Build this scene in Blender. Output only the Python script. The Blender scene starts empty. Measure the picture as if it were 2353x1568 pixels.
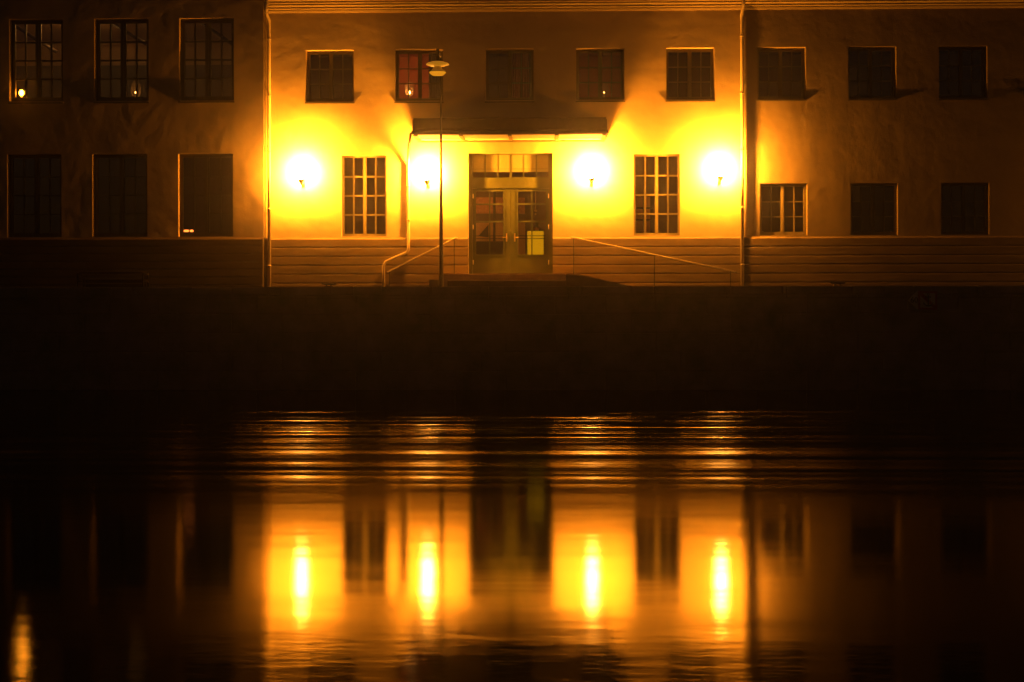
import bpy, math, random
from mathutils import Vector, Matrix, Euler
random.seed(7)
PI = math.pi
S = bpy.context.scene
COL = S.collection

# ------------------------------------------------------------ camera, sky, exposure
F, CX, CY, HY, PW = 3480.0, 1176.5, 784.0, 690.0, 2353.0     # focal length, centre, horizon, width (picture units)
CAM = Vector((0.0, -40.0, 1.98))
YAW, ROLL = math.radians(1.65), math.radians(-0.09)
cd = bpy.data.cameras.new('camera'); cam = bpy.data.objects.new('camera', cd); COL.objects.link(cam)
cd.sensor_width = 36.0; cd.lens = 36.0 * F / PW
cd.shift_y = -(CY - HY) / PW
cd.clip_end = 2000; cd.clip_start = 0.1
Rm = Matrix.Rotation(YAW, 4, 'Z') @ Matrix.Rotation(PI / 2, 4, 'X') @ Matrix.Rotation(ROLL, 4, 'Z')
cam.matrix_world = Matrix.Translation(CAM) @ Rm
S.camera = cam

def at(px, py, Y=0.0):
    """a point seen in the photograph -> the point where it stands, at depth Y"""
    d = Rm.to_3x3() @ Vector(((px - CX) / F, -(py - HY) / F, -1.0))
    return CAM + d * ((Y - CAM.y) / d.y)
def ax(px, Y=0.0, py=400): return at(px, py, Y).x
def az(py, Y=0.0, px=1176): return at(px, py, Y).z

w = bpy.data.worlds.new('World'); S.world = w; w.use_nodes = True
nt = w.node_tree; nt.nodes.clear()
sky = nt.nodes.new('ShaderNodeTexSky'); sky.sky_type = 'NISHITA'; sky.sun_disc = False
sky.sun_elevation = math.radians(-4); sky.sun_rotation = math.radians(200)
glow = nt.nodes.new('ShaderNodeMixRGB'); glow.blend_type = 'ADD'; glow.inputs[0].default_value = 1
glow.inputs[2].default_value = (0.16, 0.085, 0.055, 1)      # town light caught by low cloud
bg = nt.nodes.new('ShaderNodeBackground'); bg.inputs[1].default_value = 0.06
wo = nt.nodes.new('ShaderNodeOutputWorld')
nt.links.new(sky.outputs[0], glow.inputs[1]); nt.links.new(glow.outputs[0], bg.inputs[0]); nt.links.new(bg.outputs[0], wo.inputs[0])
S.view_settings.view_transform = 'Standard'; S.view_settings.look = 'None'
S.view_settings.exposure = 0; S.view_settings.gamma = 1
try:
    S.cycles.use_denoising = True
    S.cycles.sample_clamp_indirect = 7.5
    S.cycles.max_bounces = 6; S.cycles.transparent_max_bounces = 12
    S.cycles.caustics_reflective = False; S.cycles.caustics_refractive = False
except Exception: pass

SODIUM = (1.0, 0.292, 0.0115)

# ------------------------------------------------------------ mesh and tag helpers
class MB:
    def __init__(s): s.v = []; s.f = []; s.smooth = set()
    def quad(s, a, b, c, d):
        i = len(s.v); s.v += [tuple(a), tuple(b), tuple(c), tuple(d)]; s.f.append((i, i+1, i+2, i+3)); return s
    def box(s, x0, x1, y0, y1, z0, z1):
        i = len(s.v)
        s.v += [(x0,y0,z0),(x1,y0,z0),(x1,y1,z0),(x0,y1,z0),(x0,y0,z1),(x1,y0,z1),(x1,y1,z1),(x0,y1,z1)]
        for q in ((0,3,2,1),(4,5,6,7),(0,1,5,4),(1,2,6,5),(2,3,7,6),(3,0,4,7)): s.f.append(tuple(i+k for k in q))
        return s
    def prism(s, prof, x0, x1):
        """profile of (y,z) points run along X"""
        n = len(prof); i = len(s.v)
        s.v += [(x0, y, z) for y, z in prof] + [(x1, y, z) for y, z in prof]
        for k in range(n):
            j = (k+1) % n; s.f.append((i+k, i+j, i+n+j, i+n+k))
        s.f.append(tuple(i+k for k in reversed(range(n)))); s.f.append(tuple(i+n+k for k in range(n)))
        return s
    def flat(s, pts, y0, y1):
        """outline of (x,z) points with thickness from y0 to y1"""
        n = len(pts); i = len(s.v)
        s.v += [(x, y0, z) for x, z in pts] + [(x, y1, z) for x, z in pts]
        for k in range(n):
            j = (k+1) % n; s.f.append((i+k, i+j, i+n+j, i+n+k))
        s.f.append(tuple(i+k for k in range(n))); s.f.append(tuple(i+n+k for k in reversed(range(n))))
        return s
    def tube(s, pts, r, n=12, cap=True):
        pts = [Vector(p) for p in pts]; m = len(pts)
        rs = r if isinstance(r, (list, tuple)) else [r]*m
        i0 = len(s.v); ref = None
        for k, p in enumerate(pts):
            t = (pts[min(k+1, m-1)] - pts[max(k-1, 0)]).normalized()
            if ref is None: ref = t.orthogonal().normalized()
            ref = (ref - t * ref.dot(t)).normalized(); b = t.cross(ref)
            for q in range(n):
                a = 2*PI*q/n; s.v.append(tuple(p + (ref*math.cos(a) + b*math.sin(a)) * rs[k]))
        for k in range(m-1):
            for q in range(n):
                q2 = (q+1) % n; s.smooth.add(len(s.f))
                s.f.append((i0+k*n+q, i0+k*n+q2, i0+(k+1)*n+q2, i0+(k+1)*n+q))
        if cap:
            s.f.append(tuple(i0+q for q in reversed(range(n)))); s.f.append(tuple(i0+(m-1)*n+q for q in range(n)))
        return s
    def lathe(s, prof, c, n=32):
        """profile of (r,z) turned round the upright axis through c"""
        i0 = len(s.v); c = Vector(c); m = len(prof)
        for r, z in prof:
            for q in range(n):
                a = 2*PI*q/n; s.v.append((c.x + r*math.cos(a), c.y + r*math.sin(a), c.z + z))
        for k in range(m-1):
            for q in range(n):
                q2 = (q+1) % n; s.smooth.add(len(s.f))
                s.f.append((i0+k*n+q, i0+k*n+q2, i0+(k+1)*n+q2, i0+(k+1)*n+q))
        if prof[0][0] > 1e-4: s.f.append(tuple(i0+q for q in reversed(range(n))))
        if prof[-1][0] > 1e-4: s.f.append(tuple(i0+(m-1)*n+q for q in range(n)))
        return s
    def build(s, name, mat, parent=None, bevel=0.0):
        me = bpy.data.meshes.new(name); me.from_pydata(s.v, [], s.f); me.update()
        for k in s.smooth: me.polygons[k].use_smooth = True
        me.materials.append(mat)
        o = bpy.data.objects.new(name, me); COL.objects.link(o)
        if parent is not None:
            o.parent = parent; o.matrix_parent_inverse = parent.matrix_world.inverted()
        if bevel:
            b = o.modifiers.new('bevel', 'BEVEL'); b.width = bevel; b.segments = 2; b.limit_method = 'ANGLE'
        return o

def tag(o, label=None, cat=None, group=None, kind=None):
    if label: o['label'] = label
    if cat: o['category'] = cat
    if group: o['group'] = group
    if kind: o['kind'] = kind
    return o
def thing(name, loc, label, cat, group=None):
    o = bpy.data.objects.new(name, None); COL.objects.link(o)
    o.location = loc; o.matrix_world = Matrix.Translation(Vector(loc)); o.empty_display_size = 0.2
    return tag(o, label, cat, group)

# ------------------------------------------------------------ materials
def mat(name, col, rough=0.8, var=0.0, vscale=2.0, bumps=(), metal=0.0, spec=0.5, emit=None, estr=0.0, stretch=(1,1,1), col2=None):
    m = bpy.data.materials.new(name); m.use_nodes = True; t = m.node_tree
    p = t.nodes['Principled BSDF']
    p.inputs['Base Color'].default_value = (*col, 1); p.inputs['Roughness'].default_value = rough
    p.inputs['Metallic'].default_value = metal; p.inputs['Specular IOR Level'].default_value = spec
    if emit: p.inputs['Emission Color'].default_value = (*emit, 1); p.inputs['Emission Strength'].default_value = estr
    tc = t.nodes.new('ShaderNodeTexCoord'); mp = t.nodes.new('ShaderNodeMapping'); mp.inputs['Scale'].default_value = stretch
    t.links.new(tc.outputs['Object'], mp.inputs['Vector'])
    if var or col2:
        n = t.nodes.new('ShaderNodeTexNoise'); n.inputs['Scale'].default_value = vscale; n.inputs['Detail'].default_value = 6
        n.inputs['Roughness'].default_value = 0.65
        r = t.nodes.new('ShaderNodeValToRGB'); r.color_ramp.elements[0].position = .32; r.color_ramp.elements[1].position = .68
        c2 = col2 or tuple(c*(1-var) for c in col)
        r.color_ramp.elements[0].color = (*c2, 1); r.color_ramp.elements[1].color = (*col, 1)
        t.links.new(mp.outputs[0], n.inputs['Vector']); t.links.new(n.outputs[0], r.inputs[0]); t.links.new(r.outputs[0], p.inputs['Base Color'])
    prev = None
    for sc, dist, det in bumps:
        n = t.nodes.new('ShaderNodeTexNoise'); n.inputs['Scale'].default_value = sc; n.inputs['Detail'].default_value = det
        b = t.nodes.new('ShaderNodeBump'); b.inputs['Distance'].default_value = dist; b.inputs['Strength'].default_value = 1
        t.links.new(mp.outputs[0], n.inputs['Vector']); t.links.new(n.outputs[0], b.inputs['Height'])
        if prev: t.links.new(prev.outputs[0], b.inputs['Normal'])
        prev = b
    if prev: t.links.new(prev.outputs[0], p.inputs['Normal'])
    return m
M = {}
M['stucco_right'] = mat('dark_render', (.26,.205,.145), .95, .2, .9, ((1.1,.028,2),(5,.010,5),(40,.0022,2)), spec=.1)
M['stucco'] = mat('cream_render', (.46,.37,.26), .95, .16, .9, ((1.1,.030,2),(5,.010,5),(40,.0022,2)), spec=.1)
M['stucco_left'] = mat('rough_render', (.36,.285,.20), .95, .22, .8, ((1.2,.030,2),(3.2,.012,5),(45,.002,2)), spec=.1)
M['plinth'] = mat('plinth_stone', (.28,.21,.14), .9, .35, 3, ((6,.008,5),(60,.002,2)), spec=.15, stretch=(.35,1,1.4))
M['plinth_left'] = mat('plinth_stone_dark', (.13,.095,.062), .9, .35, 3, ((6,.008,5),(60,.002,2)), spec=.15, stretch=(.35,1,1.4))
M['cornice'] = mat('cornice_paint', (.36,.29,.20), .85, .12, 3, ((8,.003,4),), stretch=(.2,1,1))
M['pipe'] = mat('pipe_paint', (.62,.52,.38), .55, .15, 3, ((20,.001,3),), stretch=(1,1,.3))
M['frame'] = mat('olive_frame_paint', (.13,.11,.065), .5, .2, 5, ((25,.0012,3),))
M['frame_light'] = mat('cream_frame_paint', (.17,.15,.09), .5, .15, 5, ((25,.0012,3),))
M['frame_dark'] = mat('dark_frame_paint', (.055,.045,.032), .5, .2, 5, ((25,.0012,3),))
M['sill'] = mat('sill_metal', (.10,.085,.06), .5, .3, 6, ((20,.001,3),))
M['door'] = mat('door_paint', (.046,.055,.018), .45, .14, 3, ((14,.0012,4),), stretch=(1,1,.4))
M['roof'] = mat('roof_tile', (.06,.04,.03), .85, .3, 4, ((10,.01,3),))
M['canopy'] = mat('canopy_copper', (.13,.085,.045), .7, .35, 5, ((30,.003,3),))
M['canopy_soffit'] = mat('canopy_soffit', (.75,.68,.55), .7, .06, 3)
M['dark_metal'] = mat('dark_metal', (.022,.020,.017), .6, .3, 12, ((40,.0008,2),), spec=.3)
M['white_metal'] = mat('white_enamel', (.85,.80,.70), .55, .05, 8)
M['rail'] = mat('rail_metal', (.75,.66,.50), .6, .2, 10)
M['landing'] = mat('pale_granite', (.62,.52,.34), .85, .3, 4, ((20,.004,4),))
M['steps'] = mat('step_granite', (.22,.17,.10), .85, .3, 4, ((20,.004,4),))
M['paving'] = mat('paving', (.014,.012,.010), .85, .35, 2, ((4,.008,4),(40,.003,2)))
M['brass'] = mat('brass', (.75,.55,.25), .3, metal=.9)
M['wood'] = mat('bench_wood', (.045,.03,.02), .7, .3, 6, stretch=(.2,1,1))
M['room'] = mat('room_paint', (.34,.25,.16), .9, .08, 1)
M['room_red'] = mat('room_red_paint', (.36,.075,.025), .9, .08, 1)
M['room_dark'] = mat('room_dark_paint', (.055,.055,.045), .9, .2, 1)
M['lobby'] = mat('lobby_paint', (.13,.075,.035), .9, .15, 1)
M['orange'] = mat('orange_laminate', (.75,.42,.16), .6, .12, 3)
M['poster'] = mat('poster_print', (.70,.34,.14), .6, vscale=14, col2=(.40,.11,.05))
M['dark_wood'] = mat('dark_wood', (.045,.028,.018), .5, .3, 8, stretch=(1,1,.2))
M['bench'] = mat('bench_wood_weathered', (.011,.009,.007), .9, .3, 6, spec=.05)
M['leaf'] = mat('leaf', (.10,.12,.04), .6, .3, 20)
M['blind'] = mat('blind_cloth', (.15,.15,.08), .8, .06, 4)
M['sign_white'] = mat('sign_white', (.55,.42,.28), .6, .25, 10)
M['sign_red'] = mat('sign_red', (.32,.04,.03), .6, .2, 10)
M['sign_black'] = mat('sign_black', (.02,.02,.02), .6)
def emitter(name, col, strength):
    m = bpy.data.materials.new(name); m.use_nodes = True; t = m.node_tree; t.nodes.clear()
    e = t.nodes.new('ShaderNodeEmission'); e.inputs[0].default_value = (*col, 1); e.inputs[1].default_value = strength
    o = t.nodes.new('ShaderNodeOutputMaterial'); t.links.new(e.outputs[0], o.inputs[0]); return m
M['lamp_glass'] = emitter('lamp_glow', SODIUM, 11200)
M['lamp_glass_dim'] = emitter('lamp_glow_dim', SODIUM, 8500)
M['lamp_front'] = emitter('lamp_front_glow', (1.0, .34, .04), 460)
M['street_added_glow'] = emitter('street_lamp_added_glow', (1.0,.36,.012), .75)  # unlit diffuser: light caught from the facade lamps, put in as glow
M['street_disc'] = mat('disc_enamel_added_glow', (.85,.8,.7), .5, emit=(1.0,.36,.012), estr=.35)  # enamel with the facade lamps' light added as a weak glow
M['bulb_bright'] = emitter('bulb_bright', (1.0,.30,.012), 170)
M['bulb_candle'] = emitter('bulb_candle', (1.0,.46,.10), 130)
M['bulb_dim'] = emitter('bulb_dim', (1.0,.42,.08), 45)
M['bulb_room'] = emitter('bulb_room', (1.0,.46,.10), 120)
M['bulb_lobby'] = emitter('bulb_lobby', (1.0,.42,.06), 190)
M['bulb_faint'] = emitter('bulb_faint', (1.0,.46,.10), 10)
M['bulb_low'] = emitter('bulb_low', (1.0,.46,.10), 26)
M['cabinet_light'] = emitter('cabinet_glow', (.90,.40,.002), .9)
M['tail_glow'] = emitter('tail_glow', (1.0,.22,.03), 5)
def glass(name, tint, refl=.08, bump=.0):
    m = bpy.data.materials.new(name); m.use_nodes = True; t = m.node_tree; t.nodes.clear()
    tr = t.nodes.new('ShaderNodeBsdfTransparent'); tr.inputs[0].default_value = (*tint, 1)
    gl = t.nodes.new('ShaderNodeBsdfGlossy'); gl.inputs['Roughness'].default_value = .03
    mx = t.nodes.new('ShaderNodeMixShader'); mx.inputs[0].default_value = refl
    tc = t.nodes.new('ShaderNodeTexCoord'); n = t.nodes.new('ShaderNodeTexNoise'); n.inputs['Scale'].default_value = 1.6
    b = t.nodes.new('ShaderNodeBump'); b.inputs['Distance'].default_value = .006
    t.links.new(tc.outputs['Object'], n.inputs['Vector']); t.links.new(n.outputs[0], b.inputs['Height']); t.links.new(b.outputs[0], gl.inputs['Normal'])
    o = t.nodes.new('ShaderNodeOutputMaterial')
    t.links.new(tr.outputs[0], mx.inputs[1]); t.links.new(gl.outputs[0], mx.inputs[2]); t.links.new(mx.outputs[0], o.inputs[0]); return m
M['glass'] = glass('window_glass', (.86,.84,.80), .09)
def halo_mat():  # translucent shell standing for a bulb's reflection in the pane
    m = bpy.data.materials.new('halo_glass'); m.use_nodes = True; t = m.node_tree; t.nodes.clear()
    a = t.nodes.new('ShaderNodeBsdfTransparent'); b = t.nodes.new('ShaderNodeBsdfTranslucent'); b.inputs[0].default_value = (.8,.6,.4,1)
    mx = t.nodes.new('ShaderNodeMixShader'); mx.inputs[0].default_value = .16; o = t.nodes.new('ShaderNodeOutputMaterial')
    t.links.new(a.outputs[0], mx.inputs[1]); t.links.new(b.outputs[0], mx.inputs[2]); t.links.new(mx.outputs[0], o.inputs[0]); return m
M['halo_glass'] = halo_mat()

# quay stone: coursed blocks with green-brown growth
def quay_mat():
    m = mat('quay_stone', (.34,.24,.18), .8, vscale=1.2, col2=(.15,.15,.07), bumps=((3,.03,5),(30,.004,3)), spec=.3)
    t = m.node_tree; p = t.nodes['Principled BSDF']
    tc = [n for n in t.nodes if n.type == 'TEX_COORD'][0]
    mp = t.nodes.new('ShaderNodeMapping'); mp.inputs['Rotation'].default_value = (PI/2, 0, 0)
    br = t.nodes.new('ShaderNodeTexBrick'); br.inputs['Scale'].default_value = 1; br.inputs['Brick Width'].default_value = 1.1
    br.inputs['Row Height'].default_value = .42; br.inputs['Mortar Size'].default_value = .02; br.inputs['Mortar Smooth'].default_value = .4
    br.inputs['Color1'].default_value = (1,1,1,1); br.inputs['Color2'].default_value = (.8,.8,.8,1); br.inputs['Mortar'].default_value = (0,0,0,1)
    b = t.nodes.new('ShaderNodeBump'); b.inputs['Distance'].default_value = .04
    old = p.inputs['Normal'].links[0].from_socket
    t.links.new(tc.outputs['Object'], mp.inputs['Vector']); t.links.new(mp.outputs[0], br.inputs['Vector'])
    t.links.new(br.outputs['Color'], b.inputs['Height']); t.links.new(old, b.inputs['Normal']); t.links.new(b.outputs[0], p.inputs['Normal'])
    return m
M['quay'] = quay_mat()

# water: a still river whose middle reach is ruffled by wind, all of it softened as by a long exposure
def water_mat():
    m = bpy.data.materials.new('river_water'); m.use_nodes = True; t = m.node_tree; N = t.nodes; L = t.links
    N.remove(N['Principled BSDF'])
    body = N.new('ShaderNodeBsdfDiffuse'); body.inputs[0].default_value = (.008,.007,.004,1)
    p = N.new('ShaderNodeBsdfAnisotropic'); p.distribution = 'BECKMANN'
    fr = N.new('ShaderNodeFresnel'); fr.inputs['IOR'].default_value = 1.30
    mx = N.new('ShaderNodeMixShader'); L.new(fr.outputs[0], mx.inputs[0]); L.new(body.outputs[0], mx.inputs[1]); L.new(p.outputs[0], mx.inputs[2])
    L.new(mx.outputs[0], [n for n in N if n.type == 'OUTPUT_MATERIAL'][0].inputs['Surface'])
    tc = N.new('ShaderNodeTexCoord')
    def mapping(sx, sy, rot=0):
        q = N.new('ShaderNodeMapping'); q.inputs['Scale'].default_value = (sx, sy, 1); q.inputs['Rotation'].default_value = (0,0,rot)
        L.new(tc.outputs['Object'], q.inputs['Vector']); return q
    def noise(mp, det=2, rough=.5):
        n = N.new('ShaderNodeTexNoise'); n.inputs['Scale'].default_value = 1; n.inputs['Detail'].default_value = det
        n.inputs['Roughness'].default_value = rough
        L.new(mp.outputs[0], n.inputs['Vector']); return n
    def math_(op, a, b=None, c=None):
        q = N.new('ShaderNodeMath'); q.operation = op
        for k, x in enumerate((a, b, c)):
            if x is None: continue
            if isinstance(x, (int, float)): q.inputs[k].default_value = x
            else: L.new(x, q.inputs[k])
        return q.outputs[0]
    def ramp(x, a, b):
        q = N.new('ShaderNodeMapRange'); q.interpolation_type = 'SMOOTHSTEP'
        q.inputs['From Min'].default_value = a; q.inputs['From Max'].default_value = b; L.new(x, q.inputs['Value']); return q.outputs[0]
    sx = N.new('ShaderNodeSeparateXYZ'); L.new(tc.outputs['Object'], sx.inputs[0])
    wob = noise(mapping(.05, .35), 2)
    yy = math_('ADD', sx.outputs['Y'], math_('MULTIPLY', math_('SUBTRACT', wob.outputs[0], .5), 3.0))
    near = ramp(yy, -26.2, -21.0); far = ramp(math_('MULTIPLY_ADD', math_('SUBTRACT', yy, sx.outputs['Y']), .35, sx.outputs['Y']), -12.7, -13.2)
    mask = math_('MULTIPLY', near, far)
    patch = ramp(noise(mapping(.035, 1.5), 4, .62).outputs[0], .36, .66)
    ripple = math_('MULTIPLY', mask, math_('ADD', .35, patch))
    close = ramp(sx.outputs['Y'], -30.4, -32.4)
    grow = math_('MULTIPLY_ADD', ramp(sx.outputs['Y'], -24, -14.0), 2.4, .35)
    h1 = math_('MULTIPLY', noise(mapping(.22, 2.4), 2, .45).outputs[0], math_('MULTIPLY', ripple, grow))
    h2 = noise(mapping(.5, 1.6, .06), 2, .4).outputs[0]
    h3 = math_('MULTIPLY', noise(mapping(3.2, 7.5, -.04), 2, .5).outputs[0], math_('ADD', .12, close))
    b1 = N.new('ShaderNodeBump'); b1.inputs['Distance'].default_value = .007; L.new(h1, b1.inputs['Height'])
    b2 = N.new('ShaderNodeBump'); b2.inputs['Distance'].default_value = .0022; L.new(h2, b2.inputs['Height']); L.new(b1.outputs[0], b2.inputs['Normal'])
    b3 = N.new('ShaderNodeBump'); b3.inputs['Distance'].default_value = .0014; L.new(h3, b3.inputs['Height']); L.new(b2.outputs[0], b3.inputs['Normal'])
    L.new(b3.outputs[0], p.inputs['Normal'])
    r = math_('MULTIPLY_ADD', math_('MULTIPLY', mask, patch), .15, .097); L.new(r, p.inputs['Roughness'])
    return m
M['water'] = water_mat()

# ------------------------------------------------------------ setting: water, quay, pavement
Z0 = 2.28                                                     # street level above the water
QY = -6.7
tag(MB().quad((-160,-70,0),(160,-70,0),(160,QY+.3,0),(-160,QY+.3,0)).build('water', M['water']), kind='structure')
q = MB(); q.box(-60, 60, QY, QY+1.2, -1.5, Z0-.26)
tag(q.build('quay_wall', M['quay']), 'long dark stone quay wall rising from the river, with green growth', 'wall')
cap = MB(); x = -60.0
while x < 60:
    ln = random.uniform(1.3, 2.0); cap.box(x, x+ln-.012, QY-.03, QY+.55, Z0-.257, Z0+random.uniform(-.004,.004)); x += ln
o = cap.build('coping', M['quay'], bpy.data.objects['quay_wall'], bevel=.012)
tag(MB().box(-60, 60, QY+.55, 6, Z0-.6, Z0-.03).build('pavement', M['paving']), kind='structure')
tag(MB().quad((-400,-40.8,.05),(400,-40.8,.05),(400,-90,1.0),(-400,-90,1.0)).build('riverbank', M['paving']), kind='structure')

# ------------------------------------------------------------ wall builder
def wall(name, x0, x1, z0, z1, holes, Y, depth, m, parent):
    xs = sorted(set([x0, x1] + [h[0] for h in holes] + [h[1] for h in holes]))
    zs = sorted(set([z0, z1] + [h[2] for h in holes] + [h[3] for h in holes]))
    b = MB()
    def inside(x, z): return any(h[0] < x < h[1] and h[2] < z < h[3] for h in holes)
    for i in range(len(xs)-1):
        for k in range(len(zs)-1):
            if not inside((xs[i]+xs[i+1])/2, (zs[k]+zs[k+1])/2):
                b.quad((xs[i],Y,zs[k]),(xs[i+1],Y,zs[k]),(xs[i+1],Y,zs[k+1]),(xs[i],Y,zs[k+1]))
    Yb = Y + depth
    for a, c, d, e in holes:
        if d > z0: b.quad((a,Y,d),(a,Yb,d),(c,Yb,d),(c,Y,d))
        b.quad((a,Y,e),(c,Y,e),(c,Yb,e),(a,Yb,e))
        b.quad((a,Y,d),(a,Y,e),(a,Yb,e),(a,Yb,d)); b.quad((c,Y,d),(c,Yb,d),(c,Yb,e),(c,Y,e))
    b.quad((x0,Y,z0),(x0,Y,z1),(x0,Yb,z1),(x0,Yb,z0)); b.quad((x1,Y,z0),(x1,Yb,z0),(x1,Yb,z1),(x1,Y,z1))
    return b.build(name, m, parent)

def window(x0, x1, z0, z1, Y, parent, rows=4, fm='frame', rec=.24, sill=True, name='window', cols=4, label=None, fr=.075, mid=.10, bar=.028):
    """a two-leaf window set back in its opening; the panes are one sheet"""
    Yf = Y + rec
    b = MB(); D = .07
    b.box(x0, x0+fr, Yf, Yf+D, z0, z1); b.box(x1-fr, x1, Yf, Yf+D, z0, z1)
    b.box(x0+fr, x1-fr, Yf, Yf+D, z1-fr, z1); b.box(x0+fr, x1-fr, Yf, Yf+D, z0, z0+fr*1.25)
    xm = (x0+x1)/2; zb, zt = z0+fr*1.25, z1-fr
    b.box(xm-mid/2, xm+mid/2, Yf-.008, Yf+D, zb, zt)
    b.box(xm-.018, xm+.018, Yf-.026, Yf-.008, zb, zt)                       # cover strip between the leaves
    for lo, hi in ((x0+fr, xm-mid/2), (xm+mid/2, x1-fr)):
        c = (lo+hi)/2; b.box(c-bar/2, c+bar/2, Yf+.012, Yf+D-.006, zb, zt)
        for r in range(1, rows):
            z = zb + (zt-zb)*r/rows
            b.box(lo, c-bar/2, Yf+.014, Yf+D-.008, z-bar/2, z+bar/2); b.box(c+bar/2, hi, Yf+.014, Yf+D-.008, z-bar/2, z+bar/2)
    wd = b.build(name, M[fm], parent)
    if label: wd['label'] = label
    MB().box(x0+fr*.6, x1-fr*.6, Yf+.036, Yf+.040, z0+fr*.6, z1-fr*.6).build('pane', M['glass'], wd)
    if sill:
        MB().prism([(Yf+.01, z0-.004),(Y-.045, z0-.035),(Y-.045, z0-.070),(Y-.033, z0-.070),(Y-.033,z0-.05),(Y+.0,z0-.04),(Yf+.01,z0-.03)], x0-.02, x1+.02).build('sill', M['sill'], wd)
    return wd

# ------------------------------------------------------------ measured positions
YL = -0.17                                                    # face of the left building, proud of the main one
PL_TOP = az(546)
xCorner = ax(606, YL)
# main building
main = thing('building', (ax(1180), 0, Z0), 'pale rendered two storey building with glazed double door, canopy and stepped cornice', 'building')
xR = 22.0
UP = [(703,813),(908.5,1018.5),(1116,1226.5),(1324.5,1435),(1531.5,1642),(1741,1852),(1949,2060),(2157.5,2269)]
z_u0, z_u1 = az(230.5), az(112.5)
z_l0, z_l1 = az(542.5), az(424)
z_t0, z_t1 = az(542.5), az(355.5)
LO = [(1746,1855),(1954,2063),(2162,2273)]
TALL = [(784.5,888.5),(1456,1563)]
dx0, dx1 = ax(1076), ax(1270); dz0, dz1 = az(628), az(352)
off = ax(2162+208.5+4) ; offu = ax(2366); offu2 = ax(2477)
holes = [(ax(a), ax(b), z_u0, z_u1) for a, b in UP] + [(offu, offu2, z_u0, z_u1)] + [(ax(a), ax(b), z_l0, z_l1) for a, b in LO] + [(off, ax(2482), z_l0, z_l1)]
holes += [(ax(a), ax(b), z_t0, z_t1) for a, b in TALL] + [(dx0, dx1, PL_TOP, dz1)]
# round the door hole down through the plinth: the wall only starts at the plinth top
WT = 10.35
xs_ = ax(1708)
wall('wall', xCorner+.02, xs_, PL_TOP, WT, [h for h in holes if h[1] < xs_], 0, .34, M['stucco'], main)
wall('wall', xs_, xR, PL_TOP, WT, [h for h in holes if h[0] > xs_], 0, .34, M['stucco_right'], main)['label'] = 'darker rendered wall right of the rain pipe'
for k, (a, b) in enumerate(UP): window(ax(a), ax(b), z_u0, z_u1, 0, main, rows=3, fm='frame')
window(offu, offu2, z_u0, z_u1, 0, main, rows=3)
for k, (a, b) in enumerate(LO): window(ax(a), ax(b), z_l0, z_l1, 0, main, rows=3, fm='frame', rec=.14)
window(off, ax(2482), z_l0, z_l1, 0, main, rows=3, rec=.14)
for a, b in TALL: window(ax(a), ax(b), z_t0, z_t1, 0, main, rows=4, fm='frame_light', rec=.12, fr=.055, mid=.085, bar=.042, label='tall pale painted sixteen pane window')

# plinth of long stone courses with chamfered joints
def plinth_prof(Yf, z0, z1, n, back=.3, ch=.026):
    pr = [(Yf+back, z0), (Yf, z0)]; h = (z1-z0)/n
    for k in range(n):
        a, b = z0+k*h, z0+(k+1)*h
        pr += [(Yf, b-ch*1.7)]
        if k < n-1: pr += [(Yf+ch, b), (Yf, b+.005)]
        else: pr += [(Yf+.03, b)]
    pr += [(Yf+back, z1)]
    return pr
pp = plinth_prof(-.075, Z0-.06, PL_TOP, 6)
pl = MB(); pl.prism(pp, xCorner+.02, dx0); pl.prism(pp, dx1, xR); pl.build('plinth', M['plinth'], main)
# cornice
zc = az(25)
def cornice(x0, x1, parent):
    A = [(.3,zc-.02),(0,zc-.02),(-.03,zc-.02),(-.055,zc+.03),(-.055,zc+.06),(-.10,zc+.075),(-.10,zc+.12),(-.165,zc+.15),(-.165,zc+.19),(-.21,zc+.205),(-.21,zc+.25),(-.30,zc+.275),(-.36,zc+.30),(-.36,zc+.42),(.3,zc+.5)]
    return MB().prism(A, x0, x1).build('cornice', M['cornice'], parent)
cornice(xCorner+.02, xR, main)
MB().prism([(.34,zc+.50),(-.42,zc+.425),(-.44,zc+.47),(5,zc+3.2),(5,zc+3.1)], xCorner+.02, xR).build('roof', M['roof'], main)
# rainwater pipes with clips
def pipe(pts, r, parent, clips=()):
    o = MB().tube(pts, r, 14).build('downspout', M['pipe'], parent)
    for (x, z, yb) in clips:
        MB().tube([(x, yb-.005, z-.02),(x, yb-.005, z+.02)], r+.008, 14).box(x-.012, x+.012, yb, -.0, z-.012, z+.012).build('pipe_clip', M['pipe'], o)
    return o
r = .045
yp = -.105
xl = ax(618.5, yp); xr = ax(1705.5, yp)
pipe([(ax(612.5,-.34),-.34,zc+.5),(ax(612.5,-.34),-.34,zc+.10),(ax(613,-.32),-.31,az(27,-.3)),(ax(619.5,yp),yp-.01,az(46,yp)),(xl,yp,az(53,yp)),(xl,yp,Z0-.02)], r, main, [(xl,z,yp) for z in (2.9,4.4,5.9,7.4,8.9)])
pipe([(ax(1709.5,-.34),-.34,zc+.5),(ax(1709.5,-.34),-.34,zc+.10),(ax(1708.5,-.32),-.31,az(18,-.3)),(ax(1704,yp),yp-.01,az(42,yp)),(xr,yp,az(49,yp)),(xr,yp,Z0-.02)], r, main, [(xr,z,yp) for z in (2.9,4.4,5.9,7.4,8.9)])
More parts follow.
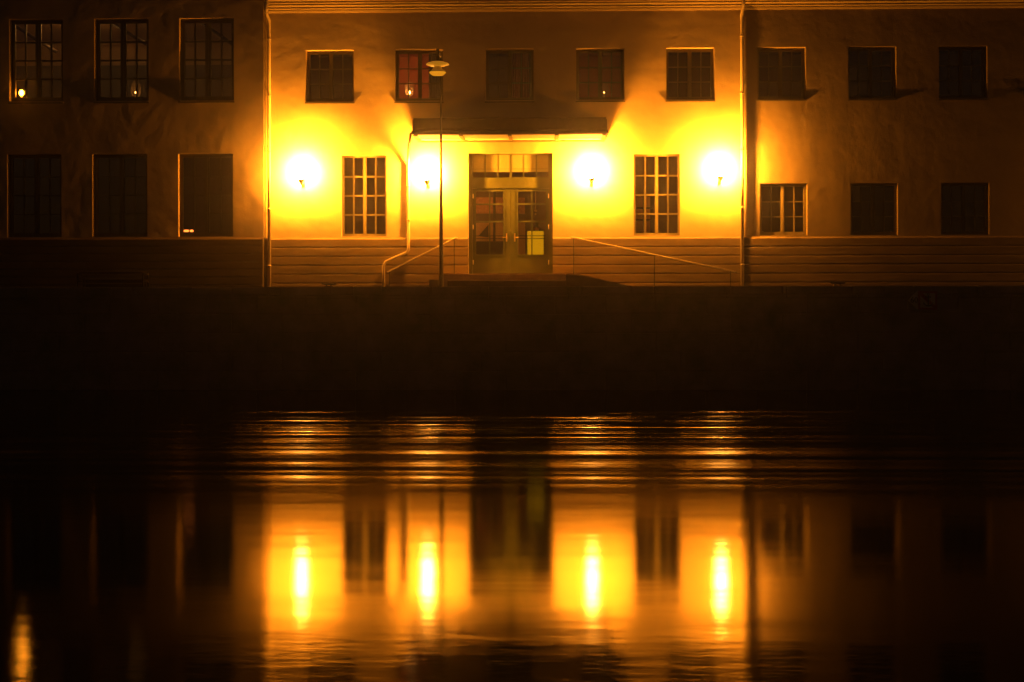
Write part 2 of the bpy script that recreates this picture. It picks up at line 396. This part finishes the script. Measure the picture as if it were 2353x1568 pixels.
# canopy drain
P = lambda x, y, Y=yp: (ax(x,Y), Y, az(y,Y))
xk = ax(938.5, -.075)
pipe([(ax(944,-.9),-.9,az(306,-.9)),(ax(940,-.5),-.5,az(335,-.5)),(xk,-.14,az(366,-.14)),(xk,-.075,az(380,-.075)),(xk,-.075,az(540,-.075)),(xk,-.14,az(556,-.14)),P(938.5,573,-.14),P(934,580,-.14),P(886,601,-.14),P(881,610,-.14),(ax(881,-.14),-.14,Z0-.02)], .040, main, [(xk,z,-.075) for z in (4.1,5.0)])

# ------------------------------------------------------------ entrance door (part of the main building)
Yd = .20
Bd = MB()                                                      # fixed frame: jambs, head, transom rail, centre post
zt0, zt1 = az(408.5, Yd), az(356, Yd)                          # transom light
e = .004
Bd.box(dx0+e, ax(1093.5,Yd)-.09, Yd-.06, Yd+.08, dz0-.02, dz1-e); Bd.box(ax(1254,Yd)+.09, dx1-e, Yd-.06, Yd+.08, dz0-.02, dz1-e)
xa, xb = ax(1093.5,Yd)-.09, ax(1254,Yd)+.09
Bd.box(xa, xb, Yd-.05, Yd+.07, zt1, dz1-e)
Bd.box(xa, xb, Yd-.045, Yd+.07, az(441,Yd)+.09, zt0)
dr = Bd.build('door_frame', M['door'], main)
tr = MB(); nT = 6
for k in range(nT+1):
    x = xa + (xb-xa)*k/nT; hw = .028 if k == 3 else .014
    tr.box(x-hw, x+hw, Yd+.017, Yd+.04, zt0, zt1)
tr.box(xa, xb, Yd+.019, Yd+.038, zt0+.38*(zt1-zt0)-.006, zt0+.38*(zt1-zt0)+.006)
to = tr.build('transom_window', M['door'], main)
MB().box(xa, xb, Yd+.029, Yd+.032, zt0, zt1).build('pane', M['glass'], to)
MB().box(xa+.02, xb-.02, Yd+.0215, Yd+.0235, zt0+.25*(zt1-zt0), zt1).build('blind', M['blind'], to)
zg0, zg1 = az(585.5,Yd), az(440.5,Yd)
xmid = ax(1173.5, Yd)
for (gx0, gx1, lx0, lx1, side) in ((ax(1093.5,Yd), ax(1156.5,Yd), xa+.004, xmid-.004, 1), (ax(1190,Yd), ax(1254,Yd), xmid+.004, xb-.004, -1)):
    d = MB(); za, zb = dz0+.01, az(441,Yd)+.086
    d.box(lx0, gx0, Yd, Yd+.055, za, zb); d.box(gx1, lx1, Yd, Yd+.055, za, zb)
    d.box(gx0, gx1, Yd, Yd+.055, zg1, zb); d.box(gx0, gx1, Yd, Yd+.055, za, zg0)
    c = (gx0+gx1)/2
    H = zg1-zg0
    rows = [zg1-.20*H, zg1-.475*H]
    prev = zg1
    for z in rows + [zg0]:
        top = prev; bot = z
        d.box(c-.017, c+.017, Yd+.008, Yd+.05, bot+(.02 if z != zg0 else 0), top-(.02 if prev != zg1 else 0))
        prev = z
    for z in rows: d.box(gx0, gx1, Yd+.006, Yd+.052, z-.02, z+.02)
    # raised bead round the glass, and a moulded bottom panel
    for (a, b_, q0, q1) in ((gx0-.03,gx0,zg0-.03,zg1+.03),(gx1,gx1+.03,zg0-.03,zg1+.03)): d.box(a, b_, Yd-.014, Yd, q0, q1)
    d.box(gx0, gx1, Yd-.014, Yd, zg1, zg1+.03); d.box(gx0, gx1, Yd-.014, Yd, zg0-.03, zg0)
    d.box(gx0+.02, gx1-.02, Yd-.008, Yd, za+.10, zg0-.09)
    do = d.build('door', M['door'], main)
    MB().box(gx0, gx1, Yd+.026, Yd+.030, zg0, zg1).build('pane', M['glass'], do)
    # push bars behind the glass
    pb = MB()
    for f in (.70, .745): pb.box(gx0-.02, gx1+.02, Yd+.075, Yd+.095, zg1-f*H-.009, zg1-f*H+.009)
    pb.build('push_bar', M['dark_metal'], do)
    hx = (gx1+.085) if side == 1 else (gx0-.085)
    zh = az(546, Yd)
    h = MB(); h.box(hx-.018, hx+.018, Yd-.022, Yd, zh-.11, zh+.11)
    h.tube([(hx,Yd-.02,zh),(hx,Yd-.065,zh),(hx-.0*side,Yd-.07,zh),(hx-.10*side,Yd-.07,zh-.005)], .011, 10)
    h.build('handle', M['brass'], do)
    xh = lx0+.012 if side == 1 else lx1-.012
    for z in (za+.28, (za+zb)/2+.1, zb-.2): MB().tube([(xh,Yd-.012,z-.06),(xh,Yd-.012,z+.06)], .012, 8).build('hinge', M['rail'], do)

# ------------------------------------------------------------ canopy over the door
CYD = 1.42
cz0 = az(322, 0); cz1 = az(271, -CYD)
cx0, cx1 = ax(950, -CYD), ax(1393, -CYD)
can = MB()
prof = [(-.0, cz0+.012), (-CYD+.05, cz0+.012), (-CYD+.05, cz0-.0), (-CYD-.02, cz0+.0), (-CYD-.02, cz0+.06), (-CYD+.02, cz0+.11), (-CYD, cz0+.16), (-CYD, cz1-.03), (-CYD-.015, cz1), (0, cz1+.10)]
can.prism(prof, cx0, cx1)
cano = can.build('canopy', M['canopy'], main)
# moulded ends
for xx, s in ((cx0, -1), (cx1, 1)):
    m_ = MB(); n = [(-.0,0),(-CYD,0)]
    a, b_ = sorted((xx, xx+s*.055)); m_.box(a, b_, -CYD-.01, 0, cz0+.004, cz0+.10)
    a, b_ = sorted((xx, xx+s*.025)); m_.box(a, b_, -CYD+.002, 0, cz0+.10, cz1-.04)
    m_.build('end_moulding', M['canopy'], cano, bevel=.012)
# soffit: four pale panels between ribs
sf = MB(); W = cx1-cx0
edges = [0, .245, .5, .745, 1.0]
for k in range(4):
    a, b_ = cx0+W*edges[k]+.05, cx0+W*edges[k+1]-.05
    sf.box(a, b_, -CYD+.09, -.06, cz0-.010, cz0+.010)
sf.build('soffit_panel', M['canopy_soffit'], cano)
rb = MB()
for k in range(5):
    x = cx0+W*edges[k]; x = min(max(x, cx0+.05), cx1-.05)
    rb.box(x-.045, x+.045, -CYD+.052, -.003, cz0-.035, cz0+.010)
rb.box(cx0, cx1, -.055, -.002, cz0-.06, cz0-.036)
rb.build('rib', M['frame_light'], cano)

# ------------------------------------------------------------ wall lanterns
def wall_lamp(px, label, py=414, gm='lamp_glass'):
    x = ax(px, -.35); z = az(py, -.35)
    t = thing('wall_lamp', (x, 0, z), label, 'lamp', 'lit wall lamps along the ground floor')
    b = MB(); b.box(x-.045, x+.045, -.03, -.003, z-.13, z+.13)
    b.tube([(x,-.02,z-.06),(x,-.16,z-.10),(x,-.29,z-.09),(x,-.35,z-.03)], .016, 10)
    b.build('bracket', M['dark_metal'], t, bevel=.006)
    MB().lathe([(.018,-.09),(.03,-.06),(.06,-.03),(.075,.02),(.08,.045),(.03,.05)], (x,-.35,z), 24).build('cup', M['dark_metal'], t)
    g = MB().lathe([(.045,.052),(.095,.13),(.125,.24),(.128,.34),(.10,.45),(.05,.52),(.0,.535)], (x,-.35,z), 20)
    g.v = [(x+(vx-x)*1.3, -.35+(vy+.35)*.16, z+.052+(vz-z-.052)*.8) for vx, vy, vz in g.v]      # a flat oval lantern, broad side to the wall
    fb, ff, sb, sf_ = [], [], set(), set()
    for k, f in enumerate(g.f):
        back = sum(g.v[i][1] for i in f)/len(f) > -.35 or sum(g.v[i][2] for i in f)/len(f) > z+.405
        (sb if back else sf_).add(len(fb if back else ff)); (fb if back else ff).append(f)
    g.f = fb; g.smooth = sb; g.build('glass_globe', M[gm], t)
    g2 = MB(); g2.v = g.v; g2.f = ff; g2.smooth = sf_; g2.build('frosted_front', M['lamp_front'], t)
    return t
wall_lamp(692, 'glowing wall lamp beside the left rain pipe, leftmost of the four')
wall_lamp(981, 'glowing wall lamp under the left end of the door canopy', 417)
wall_lamp(1359.5, 'glowing wall lamp under the right end of the door canopy')
wall_lamp(2800, 'wall lamp further along the facade beyond the right edge', 560, 'lamp_glass_dim')
wall_lamp(1656, 'glowing wall lamp just left of the right rain pipe, rightmost of the four', 411)

# ------------------------------------------------------------ left building
left = thing('building', (ax(300), 0, Z0), 'dark rough rendered building on the left with larger sixteen pane windows', 'building')
LU = [(22,145),(217.5,342),(412.5,538)]; LLo = [(17,141),(212.5,338.5),(409.5,535.5)]
zlu0, zlu1 = az(232,YL,300), az(43,YL,300); zll0, zll1 = az(544.5,YL,300), az(354,YL,300)
LUx = [(-175,-52)] + LU; LLx = [(-178,-55)] + LLo
hl = [(ax(a,YL),ax(b,YL),zlu0,zlu1) for a,b in LUx] + [(ax(a,YL),ax(b,YL),zll0,zll1) for a,b in LLx]
zpl = az(547, YL, 300)
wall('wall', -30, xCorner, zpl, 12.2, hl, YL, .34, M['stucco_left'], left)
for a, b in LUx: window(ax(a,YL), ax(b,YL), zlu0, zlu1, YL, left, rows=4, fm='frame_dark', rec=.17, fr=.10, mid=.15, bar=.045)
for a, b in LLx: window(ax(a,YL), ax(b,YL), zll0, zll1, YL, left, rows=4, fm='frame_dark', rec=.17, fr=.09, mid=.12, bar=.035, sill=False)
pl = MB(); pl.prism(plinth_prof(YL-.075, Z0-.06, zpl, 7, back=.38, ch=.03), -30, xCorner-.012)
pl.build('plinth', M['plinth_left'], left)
MB().prism([(YL+.34,12.2),(YL-.4,12.15),(YL-.4,12.3),(5,14.5),(5,14.4)], -30, xCorner).build('roof', M['roof'], left)

# ------------------------------------------------------------ rooms behind the glass
def room(name, x0, x1, z0, z1, y0, y1, m, parent, ceil=None):
    b = MB()
    b.quad((x0,y1,z0),(x1,y1,z0),(x1,y1,z1),(x0,y1,z1)); b.quad((x0,y0,z0),(x0,y1,z0),(x0,y1,z1),(x0,y0,z1))
    b.quad((x1,y0,z0),(x1,y0,z1),(x1,y1,z1),(x1,y1,z0)); b.quad((x0,y0,z1),(x0,y1,z1),(x1,y1,z1),(x1,y0,z1)); b.quad((x0,y0,z0),(x1,y0,z0),(x1,y1,z0),(x0,y1,z0))
    return b.build(name, m, parent)
fl2 = z_u0 - .75
yi = .345
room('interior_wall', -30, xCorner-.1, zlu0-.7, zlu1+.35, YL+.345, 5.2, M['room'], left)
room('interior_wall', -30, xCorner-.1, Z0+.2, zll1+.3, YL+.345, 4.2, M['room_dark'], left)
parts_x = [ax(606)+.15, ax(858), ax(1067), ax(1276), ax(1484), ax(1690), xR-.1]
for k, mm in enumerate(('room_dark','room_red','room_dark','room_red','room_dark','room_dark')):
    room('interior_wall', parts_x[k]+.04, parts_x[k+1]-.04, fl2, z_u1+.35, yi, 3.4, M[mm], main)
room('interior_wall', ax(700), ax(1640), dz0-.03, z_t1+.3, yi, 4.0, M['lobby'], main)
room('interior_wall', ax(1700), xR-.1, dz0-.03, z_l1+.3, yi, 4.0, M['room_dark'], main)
# ceiling beams in the left upper room, seen through the windows
for px0, py0, px1, py1 in ((20,50,130,120),(235,40,350,110),(445,40,560,120)):
    y_ = 2.6
    a = at(px0, py0, y_); b_ = at(px1, py1, y_)
    MB().tube([a, b_], .05, 8).build('roof_brace', M['dark_wood'], left)
MB().box(-14, ax(540), 4.6, 4.7, az(76,4.6,300), az(73,4.6,300)).box(-14, ax(540), 4.6, 4.7, az(98,4.6,300), az(95,4.6,300)).build('ceiling_rail', M['dark_wood'], left)

MB().box(-29.9, xCorner-.15, 5.05, 5.15, zlu0-.69, az(150,5,300)).build('dado', M['room_dark'], left)
# lamps standing in windows
def bulb_lamp(px, py, Y, label, em, rb_, shade=None, zs=None, name='window_lamp'):
    p = at(px, py, Y); t = thing(name, (p.x, Y, zs), label, 'lamp', 'small lamps standing in upstairs windows')
    MB().lathe([(.0,0),(.055,0),(.055,.012),(.012,.03),(.010,p.z-zs-rb_*1.0),(.016,p.z-zs-rb_*.7),(.0,p.z-zs-rb_*.6)], (p.x,Y,zs), 16).build('stem', M['white_metal'], t)
    n = 8; MB().lathe([(rb_*math.sin(PI*k/n), -rb_*1.35*math.cos(PI*k/n)) for k in range(n+1)], p, 14).build('bulb', M[em], t)
    if shade:
        rx, rz, dz = shade; MB().lathe([(max(rx*math.sin(PI*k/12),.02), dz-rz*math.cos(PI*k/12)) for k in range(1,12)], p, 20).build('lamp_shell', M['halo_glass'], t)  # oval halo: the bulb's reflection in the inner pane, added as a shell
    return t
board_z = zlu0 + .02
bulb_lamp(49.5, 214, .12, 'brilliant bare lamp in the lower left pane of the far left upstairs window', 'bulb_bright', .062, None, zlu0-.02)
bulb_lamp(312, 213, .14, 'dim lamp with added oval halo in the second large upstairs window from the left', 'bulb_dim', .02, (.14,.23,.10), zlu0-.02)
bulb_lamp(940.5, 213, .42, 'small bright candle lamp in the red lit upstairs window left of the street lamp', 'bulb_candle', .026, (.13,.20,.10), z_u0-.02)
bulb_lamp(1388, 213, .44, 'faint lamp with added oval halo in the red upstairs window above the canopy right end', 'bulb_dim', .014, (.13,.20,.08), z_u0-.02)
# window boards inside
for (a, b_) in LU: MB().box(ax(a,YL), ax(b_,YL), YL+.245, YL+.62, zlu0-.06, zlu0-.02).build('window_board', M['room'], left)
for (a, b_) in UP: MB().box(ax(a), ax(b_), .315, .62, z_u0-.06, z_u0-.02).build('window_board', M['room_dark'], main)
# a curtain at the right of the red window, behind the street lamp
cu = MB(); n = 40; cxa, cxb = ax(985,.45), ax(1018,.45); last = None
for k in range(n+1):
    x = cxa+(cxb-cxa)*k/n; y = .52+.025*math.sin(k*1.3)
    if last: cu.quad((last[0],last[1],z_u0),(x,y,z_u0),(x,y,z_u1+.1),(last[0],last[1],z_u1+.1))
    last = (x, y)
tag(cu.build('curtain', M['room_dark']), 'dark curtain drawn over the right of the red lit upstairs window', 'curtain', 'curtains hanging in upstairs windows')
cu = MB(); cxa, cxb = ax(1172,.45), ax(1216,.45); last = None
for k in range(n+1):
    x = cxa+(cxb-cxa)*k/n; y = .52+.025*math.sin(k*1.3)
    if last: cu.quad((last[0],last[1],z_u0),(x,y,z_u0),(x,y,z_u1+.1),(last[0],last[1],z_u1+.1))
    last = (x, y)
tag(cu.build('curtain', M['room_red']), 'reddish pleated curtain in the middle upstairs window straight above the door', 'curtain', 'curtains hanging in upstairs windows')

# ------------------------------------------------------------ inside the lobby
def inner(px0, py0, px1, py1, Y, d, m, name, label, cat, group=None):
    p0, p1 = at(px0, py0, Y), at(px1, py1, Y)
    return tag(MB().box(p0.x, p1.x, Y, Y+d, p1.z, p0.z).build(name, M[m], bevel=.006), label, cat, group)
S_ = lambda x, y: ((1120+x/4.356)*.91914, (360+y/4.356)*.91914)
def inz(x0, y0, x1, y1, *a, **k):
    p, q_ = S_(x0,y0), S_(x1,y1); return inner(p[0], p[1], q_[0], q_[1], *a, **k)
yb = 3.0
nb = MB(); p0, p1 = at(*S_(296,582), yb), at(*S_(600,758), yb)
inz(296,582,600,758, yb, .04, 'poster', 'notice_board', 'reddish notice board seen through the upper panes of the left door leaf', 'notice board')
inz(768,585,838,760, yb, .04, 'poster', 'poster', 'red printed poster seen through the upper panes of the right door leaf', 'poster')
inz(296,860,600,1062, yb, .05, 'orange', 'wall_panel', 'orange panel seen through the lower panes of the left door leaf', 'panel')
inz(762,858,842,1210, yb-.05, .05, 'orange', 'cupboard', 'narrow orange cupboard seen through the left side of the right door leaf', 'cupboard')
inz(490,500,516,1062, 2.2, .12, 'dark_wood', 'column', 'dark slim column standing inside the left door leaf', 'column')
inz(296,1062,600,1215, 2.3, .5, 'dark_wood', 'reception_desk', 'dark low desk seen at the foot of the left door leaf', 'desk')
cbt = thing('display_cabinet', at(*S_(950,1215), 1.5), 'glowing pale yellow cabinet at the bottom of the right door leaf', 'cabinet')
p0, p1 = at(*S_(866,952), 1.5), at(*S_(1040,1206), 1.5)
MB().box(p0.x, p1.x, 1.5, 1.506, p1.z, p0.z).build('lit_front', M['cabinet_light'], cbt)
MB().box(p0.x-.01, p1.x+.01, 1.508, 1.95, p1.z-.3, p0.z+.012).build('case', M['white_metal'], cbt)
pt = thing('potted_plant', (0,0,0), 'small leafy plant standing on the glowing yellow cabinet', 'plant')
c = at(*S_(968,935), 1.7); pt.location = (c.x, 1.7, p0.z+.012); pt.matrix_world = Matrix.Translation(pt.location)
MB().lathe([(.05,0),(.07,.09),(.065,.09),(.05,.03)], (c.x,1.7,p0.z+.012), 16).build('pot', M['orange'], pt)
lf = MB()
for k in range(60):
    a = random.uniform(0,2*PI); e_ = random.uniform(.1,1.3); L_ = random.uniform(.08,.2); o_ = Vector((c.x,1.7,p0.z+.09))
    d_ = Vector((math.cos(a)*math.cos(e_), math.sin(a)*math.cos(e_), math.sin(e_)))*L_; s_ = d_.cross(Vector((0,0,1))).normalized()*.018
    lf.quad(o_+d_*.4-s_*.3, o_+d_*.75-s_, o_+d_, o_+d_*.75+s_)
lf.build('leaves', M['leaf'], pt)
# staircase flank: a slanting soffit
a0, a1, a2 = at(*S_(335,1000),2.8), at(*S_(440,880),2.8), at(*S_(440,1020),2.8)
tag(MB().flat([(a0.x,a0.z),(a2.x,a2.z),(a1.x,a1.z)], 2.8, 2.9).build('stair_flank', M['dark_wood']), 'slanting dark underside of stairs seen through the left door leaf', 'stairs')
pd = thing('pendant_lamp', at(*S_(955,400), 1.3), 'thin hanging pendant with small globes inside the right door leaf', 'lamp')
t0, t1 = at(*S_(955,420),1.3), at(*S_(955,735),1.3)
MB().tube([t0, t1], .008, 8).build('cord', M['brass'], pd)
for yy_, rr in ((660,.022),(728,.038),(765,.02)):
    c = at(*S_(955,yy_),1.3); MB().lathe([(rr*math.sin(PI*k/8), -rr*math.cos(PI*k/8)) for k in range(9)], c, 14).build('globe', M['brass'], pd)
for (px, y_, zz, em, lab) in ((1035,2.0,z_t1+.28,'bulb_lobby','lit ceiling lamp of the lobby behind the wall left of the glazed doors'),
        (181,2.4,zlu1+.33,'bulb_room','lit ceiling lamp between the two left upstairs windows of the left building'),
        (378,2.9,zlu1+.33,'bulb_low','lit ceiling lamp behind the third upstairs window of the left building'),
        (893,1.9,z_u1+.33,'bulb_room','lit ceiling lamp of the red upstairs room left of the street lamp'),
        (1300,1.9,z_u1+.33,'bulb_faint','lit ceiling lamp of the red upstairs room above the canopy right end')):
    ce = thing('ceiling_lamp', (ax(px, y_), y_, zz), lab, 'lamp', 'ceiling lamps in lit rooms')
    MB().lathe([(.0,-.006),(.17,-.006),(.17,-.02),(.0,-.021)], (ax(px, y_),y_,zz), 24).build('mount', M['white_metal'], ce)
    MB().lathe([(.0,-.022),(.16,-.022),(.16,-.05),(.10,-.09),(.0,-.10)], (ax(px, y_),y_,zz), 24).build('diffuser', M[em], ce)
# shelving seen in the right tall window
T_ = lambda x, y: ((1240+x/3.46)*.91914, (300+y/3.46)*.91914)
def intl(x0,y0,x1,y1,*a,**k):
    p, q_ = T_(x0,y0), T_(x1,y1); return inner(p[0],p[1],q_[0],q_[1],*a,**k)
intl(1215,665,1335,968, 1.1, .04, 'orange', 'wall_panel', 'orange panel in the lower left of the right tall window', 'panel')
sh = MB()
for y0 in (760, 862): p0, p1 = at(*T_(1205,y0),1.0), at(*T_(1345,y0+10),1.0); sh.box(p0.x,p1.x,.85,1.09,p1.z,p0.z)
for x0 in (1272,): p0, p1 = at(*T_(x0,660),1.0), at(*T_(x0+10,970),1.0); sh.box(p0.x,p1.x,.95,1.09,p1.z,p0.z)
tag(sh.build('shelf_unit', M['dark_wood']), 'dark shelves against the orange panel in the right tall window', 'shelves')
# little things on the lower right window boards
for (px, py, hgt, wd_, lab) in ((1753,531,.10,.05,'small pale jar in the window right of the right rain pipe'),(2048,532,.10,.06,'small pale cup in the second window right of the right rain pipe')):
    p = at(px, py, .24); tag(MB().lathe([(.0,0),(wd_*.5,0),(wd_*.55,.02),(wd_*.5,hgt*.8),(wd_*.3,hgt),(.0,hgt)], (p.x,.26,z_l0+.01), 14).build('jar', M['white_metal']), lab, 'jar')
# something glowing low in the third lower-left window
gl = thing('table_lamp', at(427,538,.3), 'low glowing orange lamp at the bottom of the dark window nearest the left rain pipe', 'lamp')
p = at(425,531,.3)
MB().tube([(p.x-.14,.3,p.z),(p.x+.10,.3,p.z)], .03, 12).build('lamp_tube', M['tail_glow'], gl)
MB().tube([(p.x+.14,.3,p.z),(p.x+.22,.3,p.z)], .03, 12).build('lamp_tube', M['tail_glow'], gl)
MB().box(p.x-.2, p.x+.25, .33, .4, p.z-.12, p.z-.045).build('base', M['dark_metal'], gl)

# ------------------------------------------------------------ entrance landing, steps, ramp, railings
zl = az(630, -1.3)
lx0, lx1 = ax(1012,-1.5), ax(1300,-1.5)
st = thing('entrance_steps', ((lx0+lx1)/2, -.8, Z0), 'dark stone landing and steps below the glazed double door', 'steps')
MB().box(lx0, lx1, -1.5, .2, Z0-.05, zl)  .build('landing', M['landing'], st, bevel=.015)
MB().box(ax(985,-1.5), lx0-.004, -1.5, -.08, Z0-.05, az(642,-1.5)).build('step', M['steps'], st, bevel=.015)
MB().box(ax(962,-1.5), ax(985,-1.5)-.004, -1.5, -.08, Z0-.05, az(654,-1.5)).build('step', M['steps'], st, bevel=.015)
MB().box(lx0+.2, lx1, -1.85, -1.504, Z0-.05, zl-.17).build('step', M['steps'], st, bevel=.015)
rm = MB(); xx0, xx1, xx2 = lx1+.004, ax(1330,-1.5), ax(1480,-1.5)
rm.flat([(xx0,Z0-.05),(xx2,Z0-.05),(xx2,Z0-.02),(xx1,zl-.01),(xx0,zl)], -1.5, -.08)
rm.build('ramp', M['steps'], st)
def rail(pts, posts, label):
    a, b_ = pts[0], pts[-1]
    t = thing('handrail', (a[0], a[1], Z0), label, 'handrail')
    MB().tube(pts, .022, 10).build('top_rail', M['rail'], t)
    for (x, y, zt_) in posts:
        MB().tube([(x,y,Z0-.02),(x,y,zt_)], .012, 8).build('post', M['dark_metal'], t)
def lerp(a, b_, f): return tuple(a[k]+(b_[k]-a[k])*f for k in range(3))
yr = -.27
A = tuple(at(1047,547,yr)); B = tuple(at(890,626,yr)); e1 = (A[0]+.06, A[1], A[2]-.01)
rail([e1, A, B], [lerp(A,B,.02), lerp(A,B,.97)], 'thin metal handrail sloping down to the left of the entrance steps')
A = tuple(at(1318,546.5,yr)); B = tuple(at(1690,625,yr)); e1 = (A[0]-.08, A[1], A[2]+.0)
rail([e1, A, B], [lerp(A,B,.0), lerp(A,B,.5), lerp(A,B,.97)], 'long metal handrail sloping down to the right beside the ramp')

# ------------------------------------------------------------ street lamp on the quay
ys = -5.6
px_, zb_ = ax(1013.5, ys), Z0
sl = thing('street_lamp', (px_, ys, Z0), 'slim dark street lamp on the quay with pale bell shade and disc', 'street lamp')
xt = ax(1013.5, ys)
MB().tube([(px_,ys,Z0-.03),(px_,ys,Z0+1.4),(xt,ys,az(400,ys)),(xt,ys,az(175,ys)),(xt,ys,az(130,ys))], [.046,.042,.032,.019,.015], 14).build('pole', M['dark_metal'], sl)
MB().lathe([(.085,0),(.085,.03),(.055,.06),(.05,.28),(.046,.30)], (px_,ys,Z0-.03), 20).build('base_collar', M['dark_metal'], sl)
lx_, ly_ = ax(1006, ys-.25), ys-.25
MB().tube([(xt,ys,az(131,ys)),(xt-.02,ys-.10,az(128,ys)),(lx_,ly_,az(127,ys))], .014, 10).tube([(lx_,ly_,az(112,ly_)),(lx_,ly_,az(138,ly_))], .034, 14).build('arm', M['dark_metal'], sl)
zt_ = az(146, ly_)
MB().lathe([(.02,.20),(.045,.16),(.05,.06),(.08,.045),(.06,.0)], (lx_,ly_,zt_), 28).build('canopy_cap', M['dark_metal'], sl)
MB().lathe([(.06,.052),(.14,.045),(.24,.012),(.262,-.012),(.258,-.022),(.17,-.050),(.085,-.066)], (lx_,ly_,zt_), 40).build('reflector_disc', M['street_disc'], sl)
zb2 = az(164, ly_)
MB().lathe([(.070,zt_-zb2-.03),(.075,.12),(.12,.05),(.172,.0),(.19,-.012)], (lx_,ly_,zb2), 36).build('lamp_shell', M['rail'], sl)
MB().lathe([(.188,-.013),(.19,-.028),(.13,-.080),(.0,-.100)], (lx_,ly_,zb2), 36).build('diffuser', M['street_added_glow'], sl)

# ------------------------------------------------------------ bench
by = -3.0
bx0, bx1 = ax(180,by), ax(335,by)
bn = thing('bench', ((bx0+bx1)/2, by, Z0), 'dark wooden bench with raised armrests in front of the left building', 'bench')
ztop = az(640, by, 250)
for k in range(3): MB().box(bx0+.08, bx1-.08, by+.30-.03*k*0, by+.33, ztop-.03-.11*k-.075, ztop-.03-.11*k).build('back_slat', M['bench'], bn)
for k in range(4): MB().box(bx0+.08, bx1-.08, by-.15+.11*k, by-.06+.11*k, Z0+.37, Z0+.40).build('seat_slat', M['bench'], bn)
for x in (bx0, bx1-.05):
    m_ = MB(); m_.tube([(x+.025,by+.36,ztop+.03),(x+.025,by+.33,ztop-.1),(x+.025,by+.28,Z0+.4),(x+.025,by+.33,Z0-.02)], .020, 8)
    m_.tube([(x+.025,by+.33,ztop-.06),(x+.025,by-.12,ztop-.08),(x+.025,by-.17,Z0+.35),(x+.025,by-.17,Z0-.02)], .018, 8)
    m_.tube([(x+.025,by+.29,Z0+.36),(x+.025,by-.17,Z0+.36)], .02, 8)
    m_.build('end_frame', M['bench'], bn)

# ------------------------------------------------------------ mooring rings and sign on the quay
def ring(px, label, w_=.16):
    x = ax(px, QY+.3); t = thing('mooring_cleat', (x, QY+.3, Z0), label, 'cleat', 'iron cleats on the quay edge')
    MB().box(x-.09, x+.09, QY+.24, QY+.36, Z0+.004, Z0+.022).build('base_plate', M['dark_metal'], t, bevel=.004)
    MB().tube([(x-w_,QY+.3,Z0+.075),(x-.08,QY+.3,Z0+.06),(x+.08,QY+.3,Z0+.06),(x+w_,QY+.3,Z0+.07)], .016, 8).build('horn', M['dark_metal'], t)
    MB().tube([(x-.05,QY+.3,Z0+.02),(x-.05,QY+.3,Z0+.06)], .018, 8).tube([(x+.05,QY+.3,Z0+.02),(x+.05,QY+.3,Z0+.06)], .018, 8).build('stem', M['dark_metal'], t)
ring(755, 'low iron cleat on the quay edge right of the left rain pipe')
ring(1925, 'low iron cleat on the quay edge below the right hand lower windows')

ysn = QY-.06
sg = thing('mooring_sign', tuple(at(2120,690,ysn)), 'faded no anchoring sign with pointed sixty plate high on the quay wall', 'sign')
V_ = lambda x, y: at((2200+x/9.804)*.91914, (700+y/9.804)*.91914, ysn)
def outl(pts): return [(V_(*p).x, V_(*p).z) for p in pts]
MB().flat(outl([(935,270),(1400,280),(1400,740),(935,720)]), ysn, ysn+.02).build('square_plate', M['sign_red'], sg)
MB().flat(outl([(985,325),(1352,332),(1352,690),(985,675)]), ysn-.004, ysn-.001).build('white_field', M['sign_white'], sg)
MB().flat(outl([(925,255),(925,740),(690,500)]), ysn, ysn+.02).build('pointed_plate', M['sign_white'], sg)
MB().flat(outl([(985,325),(1045,326),(1352,630),(1352,690),(1300,688),(985,385)]), ysn-.008, ysn-.005).build('diagonal_bar', M['sign_red'], sg)
an = MB(); c = V_(1180,500); k_ = .0046*2.2
def pt_(dx_, dz_): return (c.x+dx_, ysn-.016, c.z+dz_)
an.tube([pt_(0,-.12),pt_(0,.11)], .014, 8); an.tube([pt_(-.06,.07),pt_(.06,.07)], .010, 8)
an.tube([pt_(.11*math.sin(t_),-.01-.11*math.cos(t_)) for t_ in [(-1.2+.24*k) for k in range(11)]], .014, 8)
an.tube([pt_(.022*math.cos(t_),.13+.022*math.sin(t_)) for t_ in [k*PI/5 for k in range(11)]], .006, 6)
an.build('anchor_symbol', M['sign_black'], sg)
def text(s, loc, size, m, parent, name):
    cu_ = bpy.data.curves.new(name, 'FONT'); cu_.body = s; cu_.size = size; cu_.extrude = .002; cu_.align_x = 'CENTER'; cu_.align_y = 'CENTER'
    o_ = bpy.data.objects.new(name, cu_); COL.objects.link(o_); dg = bpy.context.evaluated_depsgraph_get()
    me = bpy.data.meshes.new_from_object(o_.evaluated_get(dg)); bpy.data.objects.remove(o_); 
    me.transform(Matrix.Translation(Vector(loc)) @ Matrix.Rotation(PI/2, 4, 'X')); me.materials.clear(); me.materials.append(m)
    ob = bpy.data.objects.new(name, me); COL.objects.link(ob); ob.parent = parent; ob.matrix_parent_inverse = parent.matrix_world.inverted(); return ob
tc_ = V_(838,500); text('60', (tc_.x, ysn-.003, tc_.z), .17, M['sign_black'], sg, 'sign_number')

# ------------------------------------------------------------ thin haze, added to give the lamps their bloom
hm = bpy.data.materials.new('bloom_haze'); hm.use_nodes = True; t = hm.node_tree; t.nodes.clear()
pv = t.nodes.new('ShaderNodeVolumePrincipled'); pv.inputs['Density'].default_value = .0023; pv.inputs['Color'].default_value = (.9,.9,.9,1); pv.inputs['Anisotropy'].default_value = .95
o_ = t.nodes.new('ShaderNodeOutputMaterial'); t.links.new(pv.outputs[0], o_.inputs['Volume'])
hz = MB().box(-170, 170, -95, 8, -2.6, 15.2).build('haze', hm); tag(hz, kind='stuff')
